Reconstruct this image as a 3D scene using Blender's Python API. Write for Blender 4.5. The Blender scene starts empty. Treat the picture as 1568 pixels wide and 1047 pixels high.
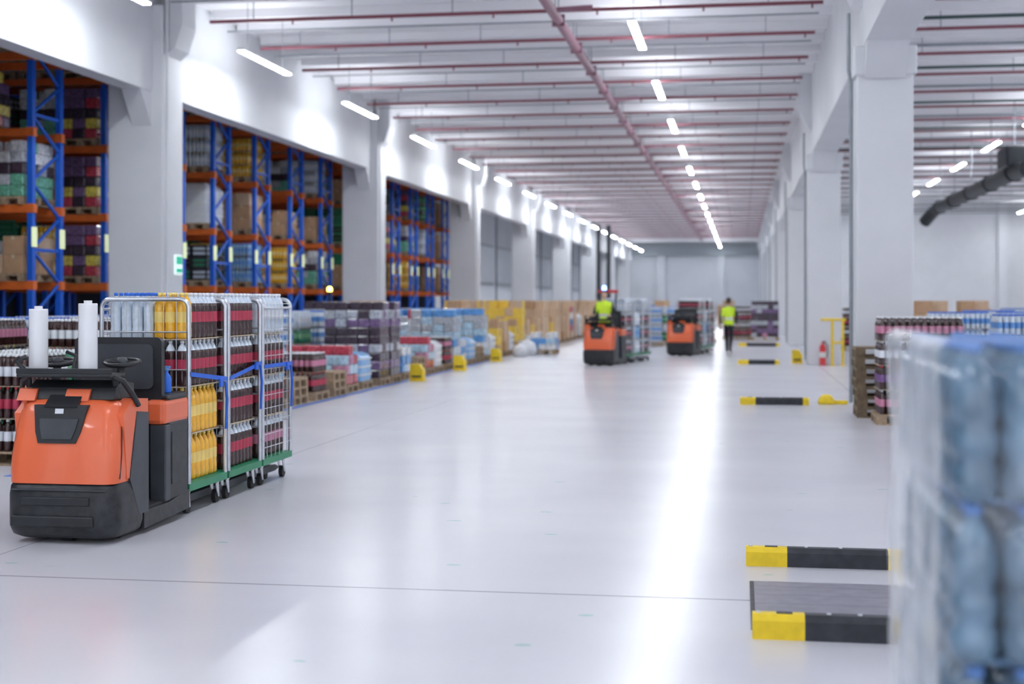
import bpy, bmesh, math, random
from mathutils import Vector, Matrix, noise
random.seed(7)
scene = bpy.context.scene
COL = scene.collection

# ------------------------------------------------------------------ materials
def mat(name, col, rough=0.5, metal=0.0, var=0.08, scale=6.0, trans=0.0, emit=None, estr=0.0,
        bump=0.0, alpha=1.0, coat=0.0, spec=0.5, ior=1.45):
    m = bpy.data.materials.new(name); m.use_nodes = True
    nt = m.node_tree; b = nt.nodes['Principled BSDF']
    b.inputs['Roughness'].default_value = rough
    b.inputs['Metallic'].default_value = metal
    b.inputs['Specular IOR Level'].default_value = spec
    b.inputs['IOR'].default_value = ior
    if coat: b.inputs['Coat Weight'].default_value = coat; b.inputs['Coat Roughness'].default_value = 0.08
    if trans: b.inputs['Transmission Weight'].default_value = trans
    if alpha < 1: b.inputs['Alpha'].default_value = alpha
    if emit:
        b.inputs['Emission Color'].default_value = (*emit, 1); b.inputs['Emission Strength'].default_value = estr
    tc = nt.nodes.new('ShaderNodeTexCoord'); nz = nt.nodes.new('ShaderNodeTexNoise')
    nz.inputs['Scale'].default_value = scale; nz.inputs['Detail'].default_value = 5
    nt.links.new(tc.outputs['Object'], nz.inputs['Vector'])
    r = nt.nodes.new('ShaderNodeValToRGB')
    lo = tuple(max(0, c*(1-var)) for c in col); hi = tuple(min(1, c*(1+var)) for c in col)
    r.color_ramp.elements[0].position = 0.3; r.color_ramp.elements[1].position = 0.7
    r.color_ramp.elements[0].color = (*lo, 1); r.color_ramp.elements[1].color = (*hi, 1)
    nt.links.new(nz.outputs['Fac'], r.inputs['Fac']); nt.links.new(r.outputs['Color'], b.inputs['Base Color'])
    if bump:
        bp = nt.nodes.new('ShaderNodeBump'); bp.inputs['Strength'].default_value = bump
        bp.inputs['Distance'].default_value = 0.01
        nt.links.new(nz.outputs['Fac'], bp.inputs['Height']); nt.links.new(bp.outputs['Normal'], b.inputs['Normal'])
    return m

M = {}
M['white_wall'] = mat('white_painted_concrete', (.73,.735,.77), .6, var=.03, scale=1.2, bump=.05)
M['ceil'] = mat('ceiling_concrete', (.92,.91,.94), .7, var=.02, scale=.8)
M['ceil_rib'] = mat('ceiling_rib_paint', (.90,.89,.92), .6, var=.02, scale=.8)
M['greywall'] = mat('grey_wall_panel', (.60,.62,.67), .6, var=.05, scale=.5)
M['gloomwall'] = mat('store_gloom_wall', (.03,.035,.055), .7, var=.2, scale=.7)  # near-black colour paints in the gloom of the store behind the racks
M['maroon'] = mat('sprinkler_pipe_paint', (.26,.08,.105), .45, var=.1)
M['mauve'] = mat('main_pipe_paint', (.31,.15,.20), .4, var=.1)
M['conduit'] = mat('grey_conduit', (.30,.33,.36), .45, .3)
M['darkpipe'] = mat('dark_green_pipe', (.05,.09,.09), .45)
M['tube'] = mat('led_tube', (1,1,1), .4, emit=(.90,.96,1.0), estr=76)
M['ceilglow'] = mat('added_ceiling_glow', (1,1,1), .4, emit=(.93,.97,1.0), estr=18)  # added glow on top of each fixture, lifts the ceiling brightness
M['house'] = mat('lamp_housing', (.75,.76,.78), .4)
M['orange'] = mat('truck_orange_paint', (.80,.15,.055), .34, var=.04, scale=3, coat=.4)
M['black'] = mat('black_plastic', (.018,.02,.024), .38, var=.25, scale=9, bump=.05)
M['bumper'] = mat('scuffed_black_steel', (.022,.024,.028), .42, var=.5, scale=14, bump=.15)
M['darkgrey'] = mat('dark_grey_panel', (.05,.055,.065), .45, var=.15)
M['rubber'] = mat('rubber', (.02,.02,.022), .7)
M['steel'] = mat('galvanised_tube', (.62,.64,.68), .28, .85, var=.08, scale=20)
M['greenframe'] = mat('green_frame_paint', (.03,.24,.12), .45)
M['film'] = mat('film_roll', (.80,.80,.83), .25, coat=.3, var=.03)
M['yellow'] = mat('safety_yellow', (.85,.60,.02), .45, var=.1, scale=12)
M['barblack'] = mat('safety_black', (.03,.032,.04), .5, var=.3, scale=12)
M['plate'] = mat('steel_floor_plate', (.26,.25,.30), .4, .3, var=.12, scale=10)
M['rackblue'] = mat('rack_blue_paint', (.012,.11,.60), .4)
M['rackorange'] = mat('rack_orange_paint', (.72,.15,.03), .45)
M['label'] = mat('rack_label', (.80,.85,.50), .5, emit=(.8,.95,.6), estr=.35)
M['wood'] = mat('pallet_wood', (.36,.26,.17), .75, var=.3, scale=12)
M['darkwood'] = mat('old_pallet_wood', (.20,.145,.09), .8, var=.3, scale=12)
M['carton'] = mat('cardboard', (.50,.31,.18), .8, var=.1)
M['carton2'] = mat('cardboard_pale', (.62,.45,.31), .8, var=.1)
M['tape'] = mat('packing_tape', (.62,.52,.36), .3)
M['yellowbox'] = mat('yellow_carton', (.82,.56,.08), .6)
M['whitebox'] = mat('white_carton', (.78,.78,.78), .6)
M['bluebox'] = mat('blue_crate', (.04,.20,.55), .45)
M['greenbox'] = mat('green_crate', (.05,.28,.16), .45)
M['redbox'] = mat('red_crate', (.6,.05,.06), .45)
M['blackbox'] = mat('black_crate', (.03,.03,.04), .45)
for nm_, c_ in (('pk_white',(.76,.78,.82)),('pk_blue',(.12,.33,.70)),('pk_lblue',(.45,.63,.82)),('pk_pink',(.52,.24,.36)),('pk_purple',(.18,.11,.23)),
                ('pk_red',(.5,.06,.09)),('pk_green',(.15,.42,.30)),('pk_dark',(.06,.04,.06)),('pk_grey',(.45,.47,.52)),('pk_yellow',(.82,.62,.12))):
    M[nm_] = mat(nm_, c_, .25, var=.35, scale=16, coat=.5)
M['wrap'] = mat('white_stretch_wrap', (.76,.78,.83), .25, var=.06, bump=.4, scale=10, coat=.3)
M['bluewrap'] = mat('blue_wrap', (.25,.48,.78), .3, var=.1, bump=.4, scale=10, coat=.3)
M['strap'] = mat('blue_strap', (.02,.13,.65), .5)
M['pad'] = mat('layer_pad', (.55,.45,.33), .8)
M['signgreen'] = mat('exit_sign_green', (.02,.45,.28), .5, emit=(.02,.5,.3), estr=.4)
M['signwhite'] = mat('exit_sign_white', (.85,.9,.9), .5, emit=(.8,1,.95), estr=.5)
M['red'] = mat('extinguisher_red', (.65,.02,.03), .3, coat=.4)
M['tapeblue'] = mat('blue_floor_tape', (.03,.16,.60), .5)
M['beaconblue'] = mat('blue_beacon', (.1,.2,.9), .3, emit=(.12,.25,1), estr=14)
M['beaconyellow'] = mat('amber_beacon', (1,.7,.1), .3, emit=(1,.72,.12), estr=8)
# bottle materials
M['cola'] = mat('cola_liquid', (.045,.016,.016), .12, coat=.6, var=.2, scale=25)
M['lab_red'] = mat('red_label', (.48,.045,.09), .35)
M['cap_red'] = mat('red_cap', (.62,.03,.05), .35)
M['lab_pink'] = mat('pink_label', (.56,.22,.33), .35)
M['lab_purple'] = mat('purple_label', (.20,.10,.27), .35)
M['osoda'] = mat('orange_soda', (.90,.48,.03), .12, coat=.6, var=.1, scale=25)
M['lab_yel'] = mat('yellow_label', (.90,.66,.20), .35)
M['cap_yel'] = mat('yellow_cap', (.90,.70,.20), .35)
M['clear'] = mat('clear_bottle', (.66,.74,.84), .12, coat=.6, var=.1, scale=25, spec=.7)
M['cap_white'] = mat('white_cap', (.85,.86,.9), .35)
M['cap_blue'] = mat('blue_cap', (.03,.16,.70), .3)
M['cap_pale'] = mat('pale_blue_cap', (.12,.26,.60), .3)
M['lab_blue'] = mat('blue_label', (.13,.32,.70), .35)
M['blueb'] = mat('blue_bottle', (.30,.52,.78), .12, coat=.6, var=.1, scale=25)
M['lab_white'] = mat('white_label', (.78,.80,.85), .35)
M['greenb'] = mat('green_bottle', (.05,.25,.14), .12, coat=.6, var=.1, scale=25)
M['lab_green'] = mat('green_label', (.25,.55,.30), .35)
M['pet'] = mat('pet_water', (.16,.28,.40), .07, trans=.35, var=.4, scale=9, coat=1.0, ior=1.33, spec=1.0)
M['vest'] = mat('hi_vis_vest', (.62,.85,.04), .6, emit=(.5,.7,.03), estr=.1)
M['reflect'] = mat('reflective_band', (.75,.77,.78), .35)
M['navy'] = mat('dark_workwear', (.02,.022,.03), .8)
M['skin'] = mat('skin', (.62,.40,.30), .55)
M['hair'] = mat('dark_hair', (.05,.03,.02), .6)
M['shoe'] = mat('black_shoe', (.015,.015,.015), .5)
M['lips'] = mat('lips', (.45,.20,.17), .5)
M['duct'] = mat('dark_duct', (.022,.026,.033), .5)

def film_mat():
    m = bpy.data.materials.new('stretch_film'); m.use_nodes = True
    nt = m.node_tree; b = nt.nodes['Principled BSDF']; out = nt.nodes['Material Output']
    b.inputs['Base Color'].default_value = (.86,.89,.95,1); b.inputs['Roughness'].default_value = .12
    b.inputs['Specular IOR Level'].default_value = .9
    tr = nt.nodes.new('ShaderNodeBsdfTransparent'); mx = nt.nodes.new('ShaderNodeMixShader')
    tc = nt.nodes.new('ShaderNodeTexCoord'); nz = nt.nodes.new('ShaderNodeTexNoise'); nz.inputs['Scale'].default_value = 5
    mp = nt.nodes.new('ShaderNodeMapping'); mp.inputs['Scale'].default_value = (1,1,.4)
    nt.links.new(tc.outputs['Object'], mp.inputs['Vector']); nt.links.new(mp.outputs['Vector'], nz.inputs['Vector'])
    lw = nt.nodes.new('ShaderNodeLayerWeight'); lw.inputs['Blend'].default_value = .5
    pw = nt.nodes.new('ShaderNodeMath'); pw.operation = 'POWER'; pw.inputs[1].default_value = 2.8
    nt.links.new(lw.outputs['Facing'], pw.inputs[0])
    ad = nt.nodes.new('ShaderNodeMath'); ad.operation = 'MULTIPLY_ADD'
    nt.links.new(pw.outputs[0], ad.inputs[0]); ad.inputs[1].default_value = .85
    mr = nt.nodes.new('ShaderNodeMapRange'); mr.inputs['From Min'].default_value = .5; mr.inputs['From Max'].default_value = .75
    mr.inputs['To Min'].default_value = .01; mr.inputs['To Max'].default_value = .20
    nt.links.new(nz.outputs['Fac'], mr.inputs['Value']); nt.links.new(mr.outputs['Result'], ad.inputs[2])
    ad.use_clamp = True
    bp = nt.nodes.new('ShaderNodeBump'); bp.inputs['Strength'].default_value = .5; bp.inputs['Distance'].default_value = .02
    nt.links.new(nz.outputs['Fac'], bp.inputs['Height']); nt.links.new(bp.outputs['Normal'], b.inputs['Normal'])
    nt.links.new(ad.outputs[0], mx.inputs[0]); nt.links.new(tr.outputs[0], mx.inputs[1]); nt.links.new(b.outputs[0], mx.inputs[2])
    nt.links.new(mx.outputs[0], out.inputs['Surface'])
    return m
M['stretchfilm'] = film_mat()

def floor_mat():
    m = bpy.data.materials.new('polished_concrete_floor'); m.use_nodes = True
    nt = m.node_tree; N = nt.nodes; L = nt.links; b = N['Principled BSDF']
    geo = N.new('ShaderNodeNewGeometry')
    mp = N.new('ShaderNodeMapping'); mp.inputs['Scale'].default_value = (.5,.7,1)
    L.new(geo.outputs['Position'], mp.inputs['Vector'])
    n1 = N.new('ShaderNodeTexNoise'); n1.inputs['Scale'].default_value = .9; n1.inputs['Detail'].default_value = 3
    n1.inputs['Roughness'].default_value = .5
    L.new(mp.outputs['Vector'], n1.inputs['Vector'])
    r = N.new('ShaderNodeValToRGB'); e = r.color_ramp.elements
    e[0].position = .25; e[0].color = (.625,.615,.675,1); e[1].position = .75; e[1].color = (.70,.695,.74,1)
    L.new(n1.outputs['Fac'], r.inputs['Fac'])
    # sparse short scuffs
    mp2 = N.new('ShaderNodeMapping'); mp2.inputs['Scale'].default_value = (1.5,7,1); mp2.inputs['Rotation'].default_value = (0,0,.6)
    L.new(geo.outputs['Position'], mp2.inputs['Vector'])
    n2 = N.new('ShaderNodeTexNoise'); n2.inputs['Scale'].default_value = 2.6; n2.inputs['Detail'].default_value = 2
    L.new(mp2.outputs['Vector'], n2.inputs['Vector'])
    r2 = N.new('ShaderNodeValToRGB'); r2.color_ramp.elements[0].position = .18; r2.color_ramp.elements[0].color = (.80,.80,.82,1)
    r2.color_ramp.elements[1].position = .26; r2.color_ramp.elements[1].color = (1,1,1,1)
    L.new(n2.outputs['Fac'], r2.inputs['Fac'])
    mul = N.new('ShaderNodeMix'); mul.data_type = 'RGBA'; mul.blend_type = 'MULTIPLY'; mul.inputs[0].default_value = 1
    L.new(r.outputs['Color'], mul.inputs[6]); L.new(r2.outputs['Color'], mul.inputs[7])
    # rare teal paint flecks
    vo = N.new('ShaderNodeTexNoise'); vo.inputs['Scale'].default_value = 2.2; vo.inputs['Detail'].default_value = 0
    mp3 = N.new('ShaderNodeMapping'); mp3.inputs['Scale'].default_value = (1.8,3.2,1); mp3.inputs['Location'].default_value = (5.3,2.1,0); mp3.inputs['Rotation'].default_value = (0,0,-.5)
    L.new(geo.outputs['Position'], mp3.inputs['Vector']); L.new(mp3.outputs['Vector'], vo.inputs['Vector'])
    fl = N.new('ShaderNodeMapRange'); fl.inputs['From Min'].default_value = .165; fl.inputs['From Max'].default_value = .150
    fl.inputs['To Min'].default_value = 0; fl.inputs['To Max'].default_value = .6
    L.new(vo.outputs['Fac'], fl.inputs['Value'])
    mt_ = N.new('ShaderNodeMix'); mt_.data_type = 'RGBA'; L.new(fl.outputs['Result'], mt_.inputs[0])
    L.new(mul.outputs[2], mt_.inputs[6]); mt_.inputs[7].default_value = (.30,.55,.52,1)
    sep = N.new('ShaderNodeSeparateXYZ'); L.new(geo.outputs['Position'], sep.inputs[0])
    def joint(out, off, period, w):
        a = N.new('ShaderNodeMath'); a.operation = 'ADD'; a.inputs[1].default_value = -off + period*100 + period/2
        L.new(out, a.inputs[0])
        mo = N.new('ShaderNodeMath'); mo.operation = 'MODULO'; mo.inputs[1].default_value = period; L.new(a.outputs[0], mo.inputs[0])
        s = N.new('ShaderNodeMath'); s.operation = 'SUBTRACT'; s.inputs[1].default_value = period/2; L.new(mo.outputs[0], s.inputs[0])
        ab = N.new('ShaderNodeMath'); ab.operation = 'ABSOLUTE'; L.new(s.outputs[0], ab.inputs[0])
        lt = N.new('ShaderNodeMath'); lt.operation = 'LESS_THAN'; lt.inputs[1].default_value = w; L.new(ab.outputs[0], lt.inputs[0])
        return lt.outputs[0]
    j1 = joint(sep.outputs['Y'], 8.18, 16.1, .009); j2 = joint(sep.outputs['X'], -4.9, 6.9, .004)
    mx = N.new('ShaderNodeMath'); mx.operation = 'MAXIMUM'; L.new(j1, mx.inputs[0]); L.new(j2, mx.inputs[1])
    mj = N.new('ShaderNodeMix'); mj.data_type = 'RGBA'; L.new(mx.outputs[0], mj.inputs[0])
    L.new(mt_.outputs[2], mj.inputs[6]); mj.inputs[7].default_value = (.22,.21,.24,1)
    L.new(mj.outputs[2], b.inputs['Base Color'])
    b.inputs['Roughness'].default_value = .25
    b.inputs['Specular IOR Level'].default_value = .5
    return m
M['floor'] = floor_mat()

# ------------------------------------------------------------------ mesh builder
_bev = {}
def bevbox(dx, dy, dz, b):
    k = (round(dx,4), round(dy,4), round(dz,4), round(b,4))
    if k not in _bev:
        bm = bmesh.new(); bmesh.ops.create_cube(bm, size=1)
        bmesh.ops.scale(bm, vec=(dx,dy,dz), verts=bm.verts)
        bmesh.ops.bevel(bm, geom=bm.edges[:], offset=b, segments=2, affect='EDGES', profile=.5)
        bm.verts.index_update()
        _bev[k] = ([v.co.copy() for v in bm.verts], [[v.index for v in f.verts] for f in bm.faces]); bm.free()
    return _bev[k]

def rrect(hx, hy, r, cx=0, cy=0, n=4):
    r = min(r, hx*.99, hy*.99); pts = []
    for (sx, sy, a0) in ((1,1,0), (-1,1,90), (-1,-1,180), (1,-1,270)):
        for i in range(n+1):
            a = math.radians(a0+90*i/n)
            pts.append((cx+sx*(hx-r)+r*math.cos(a), cy+sy*(hy-r)+r*math.sin(a)))
    return pts

class MB:
    def __init__(s): s.v = []; s.f = []; s.mi = []; s.sm = []; s.mats = []
    def mid(s, m):
        if m not in s.mats: s.mats.append(m)
        return s.mats.index(m)
    def add(s, vs, fs, m, smooth=False):
        o = len(s.v); i = s.mid(m) if isinstance(m, str) else None
        s.v.extend([tuple(p) for p in vs])
        for k, f in enumerate(fs):
            s.f.append([a+o for a in f]); s.mi.append(i if i is not None else s.mid(m[k])); s.sm.append(smooth)
    def box(s, x0, x1, y0, y1, z0, z1, m, b=0):
        if b:
            vs, fs = bevbox(x1-x0, y1-y0, z1-z0, b); c = Vector(((x0+x1)/2, (y0+y1)/2, (z0+z1)/2))
            s.add([v+c for v in vs], fs, m, False)
        else:
            s.add([(x0,y0,z0),(x1,y0,z0),(x1,y1,z0),(x0,y1,z0),(x0,y0,z1),(x1,y0,z1),(x1,y1,z1),(x0,y1,z1)],
                  [(0,3,2,1),(4,5,6,7),(0,1,5,4),(1,2,6,5),(2,3,7,6),(3,0,4,7)], m)
    def prism(s, poly, axis, a0, a1, m, smooth=False):
        n = len(poly); vs = []
        for a in (a0, a1):
            for (u, w) in poly:
                vs.append({'x':(a,u,w), 'y':(u,a,w), 'z':(u,w,a)}[axis])
        fs = [list(range(n)), list(range(2*n-1, n-1, -1))]+[(i, (i+1) % n, n+(i+1) % n, n+i) for i in range(n)]
        s.add(vs, fs, m, smooth)
    def loft(s, secs, m, smooth=True, caps=True):
        n = len(secs[0]); vs = [p for q in secs for p in q]; fs = []
        for k in range(len(secs)-1):
            for i in range(n):
                fs.append((k*n+i, k*n+(i+1) % n, (k+1)*n+(i+1) % n, (k+1)*n+i))
        s.add(vs, fs, m, smooth)
        if caps:
            s.add(secs[0], [list(range(n))[::-1]], m); s.add(secs[-1], [list(range(n))], m)
    def tube(s, pts, r, m, seg=8, caps=True):
        pts = [Vector(p) for p in pts]; rs = r if isinstance(r, (list, tuple)) else [r]*len(pts); secs = []; up = None
        for i, p in enumerate(pts):
            if i == 0: t = pts[1]-p
            elif i == len(pts)-1: t = p-pts[-2]
            else: t = (pts[i+1]-p).normalized()+(p-pts[i-1]).normalized()
            t.normalize()
            if up is None: up = t.orthogonal().normalized()
            else:
                up = up-t*up.dot(t); up.normalize()
            w = t.cross(up)
            secs.append([p+(up*math.cos(a)+w*math.sin(a))*rs[i] for a in [2*math.pi*j/seg for j in range(seg)]])
        s.loft(secs, m, True, caps)
    def lathe(s, prof, mats, c=(0,0,0), seg=12):
        vs = []; fs = []; ms = []
        for (r, z) in prof:
            for j in range(seg):
                a = 2*math.pi*j/seg; vs.append((c[0]+r*math.cos(a), c[1]+r*math.sin(a), c[2]+z))
        for k in range(len(prof)-1):
            for j in range(seg):
                fs.append((k*seg+j, k*seg+(j+1) % seg, (k+1)*seg+(j+1) % seg, (k+1)*seg+j))
                ms.append(mats if isinstance(mats, str) else mats[k])
        s.add(vs, fs, ms, True)
    def join(s, o, mtx=None, off=None):
        n = len(s.v)
        if mtx is not None: s.v.extend([tuple(mtx @ Vector(p)) for p in o.v])
        elif off: s.v.extend([(p[0]+off[0], p[1]+off[1], p[2]+off[2]) for p in o.v])
        else: s.v.extend(o.v)
        mp = [s.mid(m) for m in o.mats]
        s.f.extend([[a+n for a in f] for f in o.f]); s.mi.extend([mp[i] for i in o.mi]); s.sm.extend(o.sm)
    def mesh(s, name):
        me = bpy.data.meshes.new(name); me.from_pydata(s.v, [], s.f)
        for m in s.mats: me.materials.append(M[m])
        me.polygons.foreach_set('material_index', s.mi); me.polygons.foreach_set('use_smooth', s.sm); me.update()
        return me
    def obj(s, name, parent=None, loc=(0,0,0), rot=0):
        return place(s.mesh(name), name, parent, loc, rot)

def place(me, name, parent=None, loc=(0,0,0), rot=0):
    o = bpy.data.objects.new(name, me); COL.objects.link(o); o.location = loc; o.rotation_euler[2] = rot
    if parent: o.parent = parent
    return o
def empty(name, loc=(0,0,0), rot=0):
    e = bpy.data.objects.new(name, None); COL.objects.link(e); e.location = loc; e.rotation_euler[2] = rot
    e.empty_display_size = .2
    return e

# ------------------------------------------------------------------ room shell
XL, XR = -10.8, 1.75
Y0, Y1 = -14.0, 145.0
ZO = 5.65
b = MB(); b.box(-18.2, 22.2, Y0, Y1+.2, -.2, 0, 'floor'); b.obj('floor')
b = MB(); b.box(-18.2, 22.2, Y0, Y1+.2, 7.75, 7.95, 'ceil'); b.obj('ceiling')
b = MB()
y = Y0+.4
while y < Y1-.5:
    b.box(XL-.1, XR+.1, y-.08, y+.08, 7.58, 7.75, 'ceil_rib')
    if y < 91: b.box(2.5, 22, y-.08, y+.08, 7.58, 7.75, 'ceil_rib')
    y += 1.5
b.obj('ceiling_beams')
SP = 16.1
colsL = [26.5+SP*n for n in range(-2, 8)]
colsR = [23.3+SP*n for n in range(-2, 8)]
b = MB(); b.box(-11.4, -11.0, Y0, Y1, ZO, 7.75, 'white_wall')
for yc in colsL:
    for s in (1, -1):
        ye = yc if s > 0 else yc-1.0
        b.prism([(ye, ZO), (ye+.5*s, ZO), (ye, ZO-.65)], 'x', -11.4, -11.02, 'white_wall')
b.obj('wall_left')
for yc in colsL:
    c = MB(); c.box(-11.9, XL, yc-1.0, yc, 0, 7.3, 'white_wall', .03)
    c.prism([(XL-.01, 7.74), (XL-.01, 6.35), (-10.62, 6.5), (-10.48, 6.95), (-10.48, 7.74)], 'y', yc-.85, yc-.15, 'white_wall')
    c.tube([(XL+.05, yc-.92, .05), (XL+.05, yc-.92, 7.6)], .03, 'white_wall')
    c.obj('concrete_column')
b = MB(); b.box(1.85, 2.5, Y0, Y1, 5.6, 7.75, 'white_wall', .02)
b.obj('longitudinal_beam')
for yc in colsR:
    c = MB(); c.box(XR, 2.6, yc-.9, yc, 0, 5.6, 'white_wall', .03)
    c.box(XR-.05, 2.65, yc-.95, yc+.05, 5.15, 5.6, 'white_wall', .03)
    for s in (1, -1):
        ye = yc+.04 if s > 0 else yc-.94
        c.prism([(ye, 5.6), (ye+.45*s, 5.6), (ye, 5.1)], 'x', 1.87, 2.48, 'white_wall')
    c.prism([(1.86, 7.74), (1.86, 6.2), (1.72, 6.35), (1.52, 6.8), (1.52, 7.74)], 'y', yc-.8, yc-.1, 'white_wall')
    c.tube([(1.70, yc-.45, .1), (1.70, yc-.45, 5.1), (1.66, yc-.45, 5.3), (1.66, yc-.45, 6.2)], .03, 'conduit')
    c.obj('concrete_column')
b = MB(); b.box(-18.2, 2.0, Y1, Y1+.2, 0, 7.75, 'greywall')
for x in (-14, -8, -2): b.box(x-.4, x+.4, Y1-.4, Y1, 0, 7.4, 'greywall')
b.box(-11, 1.8, Y1-.5, Y1-.02, 6.2, 7.4, 'conduit')
b.obj('wall_back')
b = MB(); b.box(2.5, 22.2, 92, 92.3, 0, 7.75, 'white_wall')
for x in (9, 16): b.box(x-.3, x+.3, 91.7, 92, 0, 7.75, 'white_wall')
b.obj('wall_back_side_hall')
b = MB(); b.box(22, 22.2, Y0, 92, 0, 7.75, 'white_wall'); b.obj('wall_right')
b = MB(); b.box(2.52, 2.72, 92.3, Y1, 0, 7.75, 'greywall'); b.obj('wall_right_far')
b = MB(); b.box(-18.2, -18, Y0, 62, 0, 7.75, 'gloomwall'); b.obj('wall_left_store')
b = MB(); b.box(-18.2, -13.5, 62, 62.2, 0, 7.75, 'gloomwall')
b.box(-15.0, -14.8, 62.2, Y1, 0, 7.75, 'greywall')
for k in range(12):
    yy = 66+k*6.5
    b.box(-14.8, -14.72, yy, yy+5.5, 2.6, 2.75, 'conduit'); b.box(-14.8, -14.7, yy, yy+.15, 0, 7.7, 'conduit')
    b.box(-14.8, -14.73, yy, yy+5.5, 4.9, 5.0, 'conduit')
b.obj('wall_left_far')

# sprinkler pipes
b = MB()
Yp = 29.9-3.0*14
k = 0
while Yp < 128:
    b.tube([(-10.4, Yp, 7.22), (1.5, Yp, 7.22)], .036, 'maroon', 6)
    for x in [-9.5+2.0*i for i in range(6)]:
        b.tube([(x, Yp, 7.22), (x, Yp, 7.75)], .012, 'conduit', 4)
        b.tube([(x+.8, Yp, 7.22), (x+.8, Yp, 7.12)], .02, 'maroon', 5)
    b.box(-10.6, 1.5, Yp+1.49, Yp+1.52, 7.3, 7.33, 'conduit')
    if Yp < 90:
        b.tube([(3.2, Yp, 7.22), (21, Yp, 7.22)], .036, 'maroon', 6)
        b.tube([(3.0, Yp+1.2, 7.1), (21, Yp+1.2, 7.1)], .035, 'darkpipe' if k % 2 else 'conduit', 6)
        for x in [4+2.5*i for i in range(7)]:
            b.tube([(x, Yp, 7.22), (x, Yp, 7.75)], .012, 'conduit', 4)
    Yp += 3.0; k += 1
b.obj('sprinkler_pipes')
b = MB()
b.tube([(-3.45, -10, 7.05), (-3.45, 128, 7.05)], .10, 'mauve', 10)
for i in range(45):
    yy = -9+i*3.0
    b.box(-3.57, -3.33, yy-.04, yy+.04, 6.94, 7.16, 'mauve'); b.tube([(-3.45, yy, 7.1), (-3.45, yy, 7.75)], .015, 'conduit', 4)
for i in range(9):
    yy = 26+i*12
    b.tube([(-3.45, yy, 7.05), (-2.75, yy+.4, 7.16)], .05, 'mauve', 8)
b.obj('main_water_pipe')

# ceiling lights (suspended, tube shines down; glowing top strip added to brighten ceiling)
def lightmesh(drop):
    lm = MB(); lm.box(-.075, .075, -1.5, 1.5, .0, .05, 'house', .01)
    lm.box(-.068, .068, -1.48, 1.48, -.022, 0, 'tube')
    lm.box(-.05, .05, -1.45, 1.45, .05, .056, 'ceilglow')  # added glowing strip, brightens the ceiling above
    for yy in (-1.1, 1.1): lm.tube([(0, yy, .05), (0, yy, drop)], .008, 'conduit', 4)
    return lm.mesh('ceiling_light')
for X, Z, yend in ((-9.8, 6.66, 143), (-2.05, 7.0, 143), (8.5, 7.0, 90), (16.6, 7.0, 90)):
    lme = lightmesh(7.75-Z)
    yy = 28.5-7.5*5
    while yy < yend:
        place(lme, 'ceiling_light', None, (X, yy, Z)); yy += 7.5

# ------------------------------------------------------------------ bottles and loads
PROF = [(.0,0),(.036,0),(.044,.012),(.0445,.06),(.041,.085),(.0435,.115),(.0435,.19),(.0445,.21),(.040,.25),(.028,.277),(.014,.297),(.0135,.303),(.0165,.304),(.0165,.324),(.0,.326)]
def bottle(body, lab, cap, seg=14, low=False, hs=1.0):
    m = MB()
    if low:
        prof = [(.038,0),(.044,.012),(.043,.10),(.044,.20),(.028,.275),(.014,.30),(.018,.303),(.017,.325),(0,.326)]
        ms = [body, body, lab, body, body, cap, cap, cap]; seg = 7
    else:
        neck = 'clear' if body == 'cola' else body
        prof = PROF; ms = [body]*5+[lab]+[body]*2+[neck]*3+[cap]*3
    m.lathe([(r, z*hs) for (r, z) in prof], ms, seg=seg); return m
BM = {'cola':('cola','lab_red','cap_white'), 'colar':('cola','lab_red','cap_red'), 'osoda':('osoda','lab_yel','cap_yel'), 'clear':('clear','lab_white','cap_white'),
      'blue':('blueb','lab_blue','cap_blue'), 'clearb':('clear','lab_blue','cap_blue'), 'green':('greenb','lab_green','cap_white'), 'pink':('cola','lab_pink','cap_white'),
      'colaw':('cola','lab_white','cap_white'), 'purple':('cola','lab_purple','cap_red'), 'clearc':('clear','clear','cap_blue')}
def pallet(m, z=0, wood='wood'):
    for y in (-.4, -.235, -.07, .095, .26): m.box(-.6, .6, y, y+.14, z+.122, z+.144, wood)
    for x in (-.6, -.07, .46): m.box(x, x+.14, -.4, .4, z+.1, z+.122, wood)
    for y in (-.4, -.07, .3):
        m.box(-.6, .6, y, y+.1, z, z+.022, wood)
        for x in (-.6, -.07, .46): m.box(x, x+.14, y, y+.1, z+.022, z+.1, wood)
def bottle_load(kinds, layers, sp=.094):
    m = MB(); pallet(m); nx, ny = 12, 8; z = .15
    for L in range(layers):
        t = bottle(*BM[kinds[L % len(kinds)]], low=True)
        for i in range(nx):
            for j in range(ny):
                if 0 < i < nx-1 and 0 < j < ny-1 and L < layers-1: continue
                m.join(t, off=((i-(nx-1)/2)*sp+random.uniform(-.004,.004), (j-(ny-1)/2)*sp+random.uniform(-.004,.004), z))
        if L < layers-1: m.box(-.57, .57, -.38, .38, z+.328, z+.333, 'pad')
        z += .334
    return m
def carton_load(mats, nx, ny, nl, h, shuffle=.01, tape=True, drop=.22):
    m = MB(); pallet(m); z = .146
    dx, dy = 1.16/nx, .78/ny
    for L in range(nl):
        lm_ = random.choice(mats)
        for i in range(nx):
            for j in range(ny):
                if L == nl-1 and random.random() < drop: continue
                cx = -.58+dx*(i+.5)+random.uniform(-shuffle, shuffle)*.5; cy = -.39+dy*(j+.5)+random.uniform(-shuffle, shuffle)*.5
                mm = random.choice(mats) if tape else (lm_ if random.random() < .7 else random.choice(mats))
                m.box(cx-dx*.485, cx+dx*.485, cy-dy*.485, cy+dy*.485, z, z+h*.985, mm, .006 if tape else .02)
                if tape: m.box(cx-dx*.486, cx+dx*.486, cy-.025, cy+.025, z+h*.80, z+h*.99, 'tape')
        z += h
    return m
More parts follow.
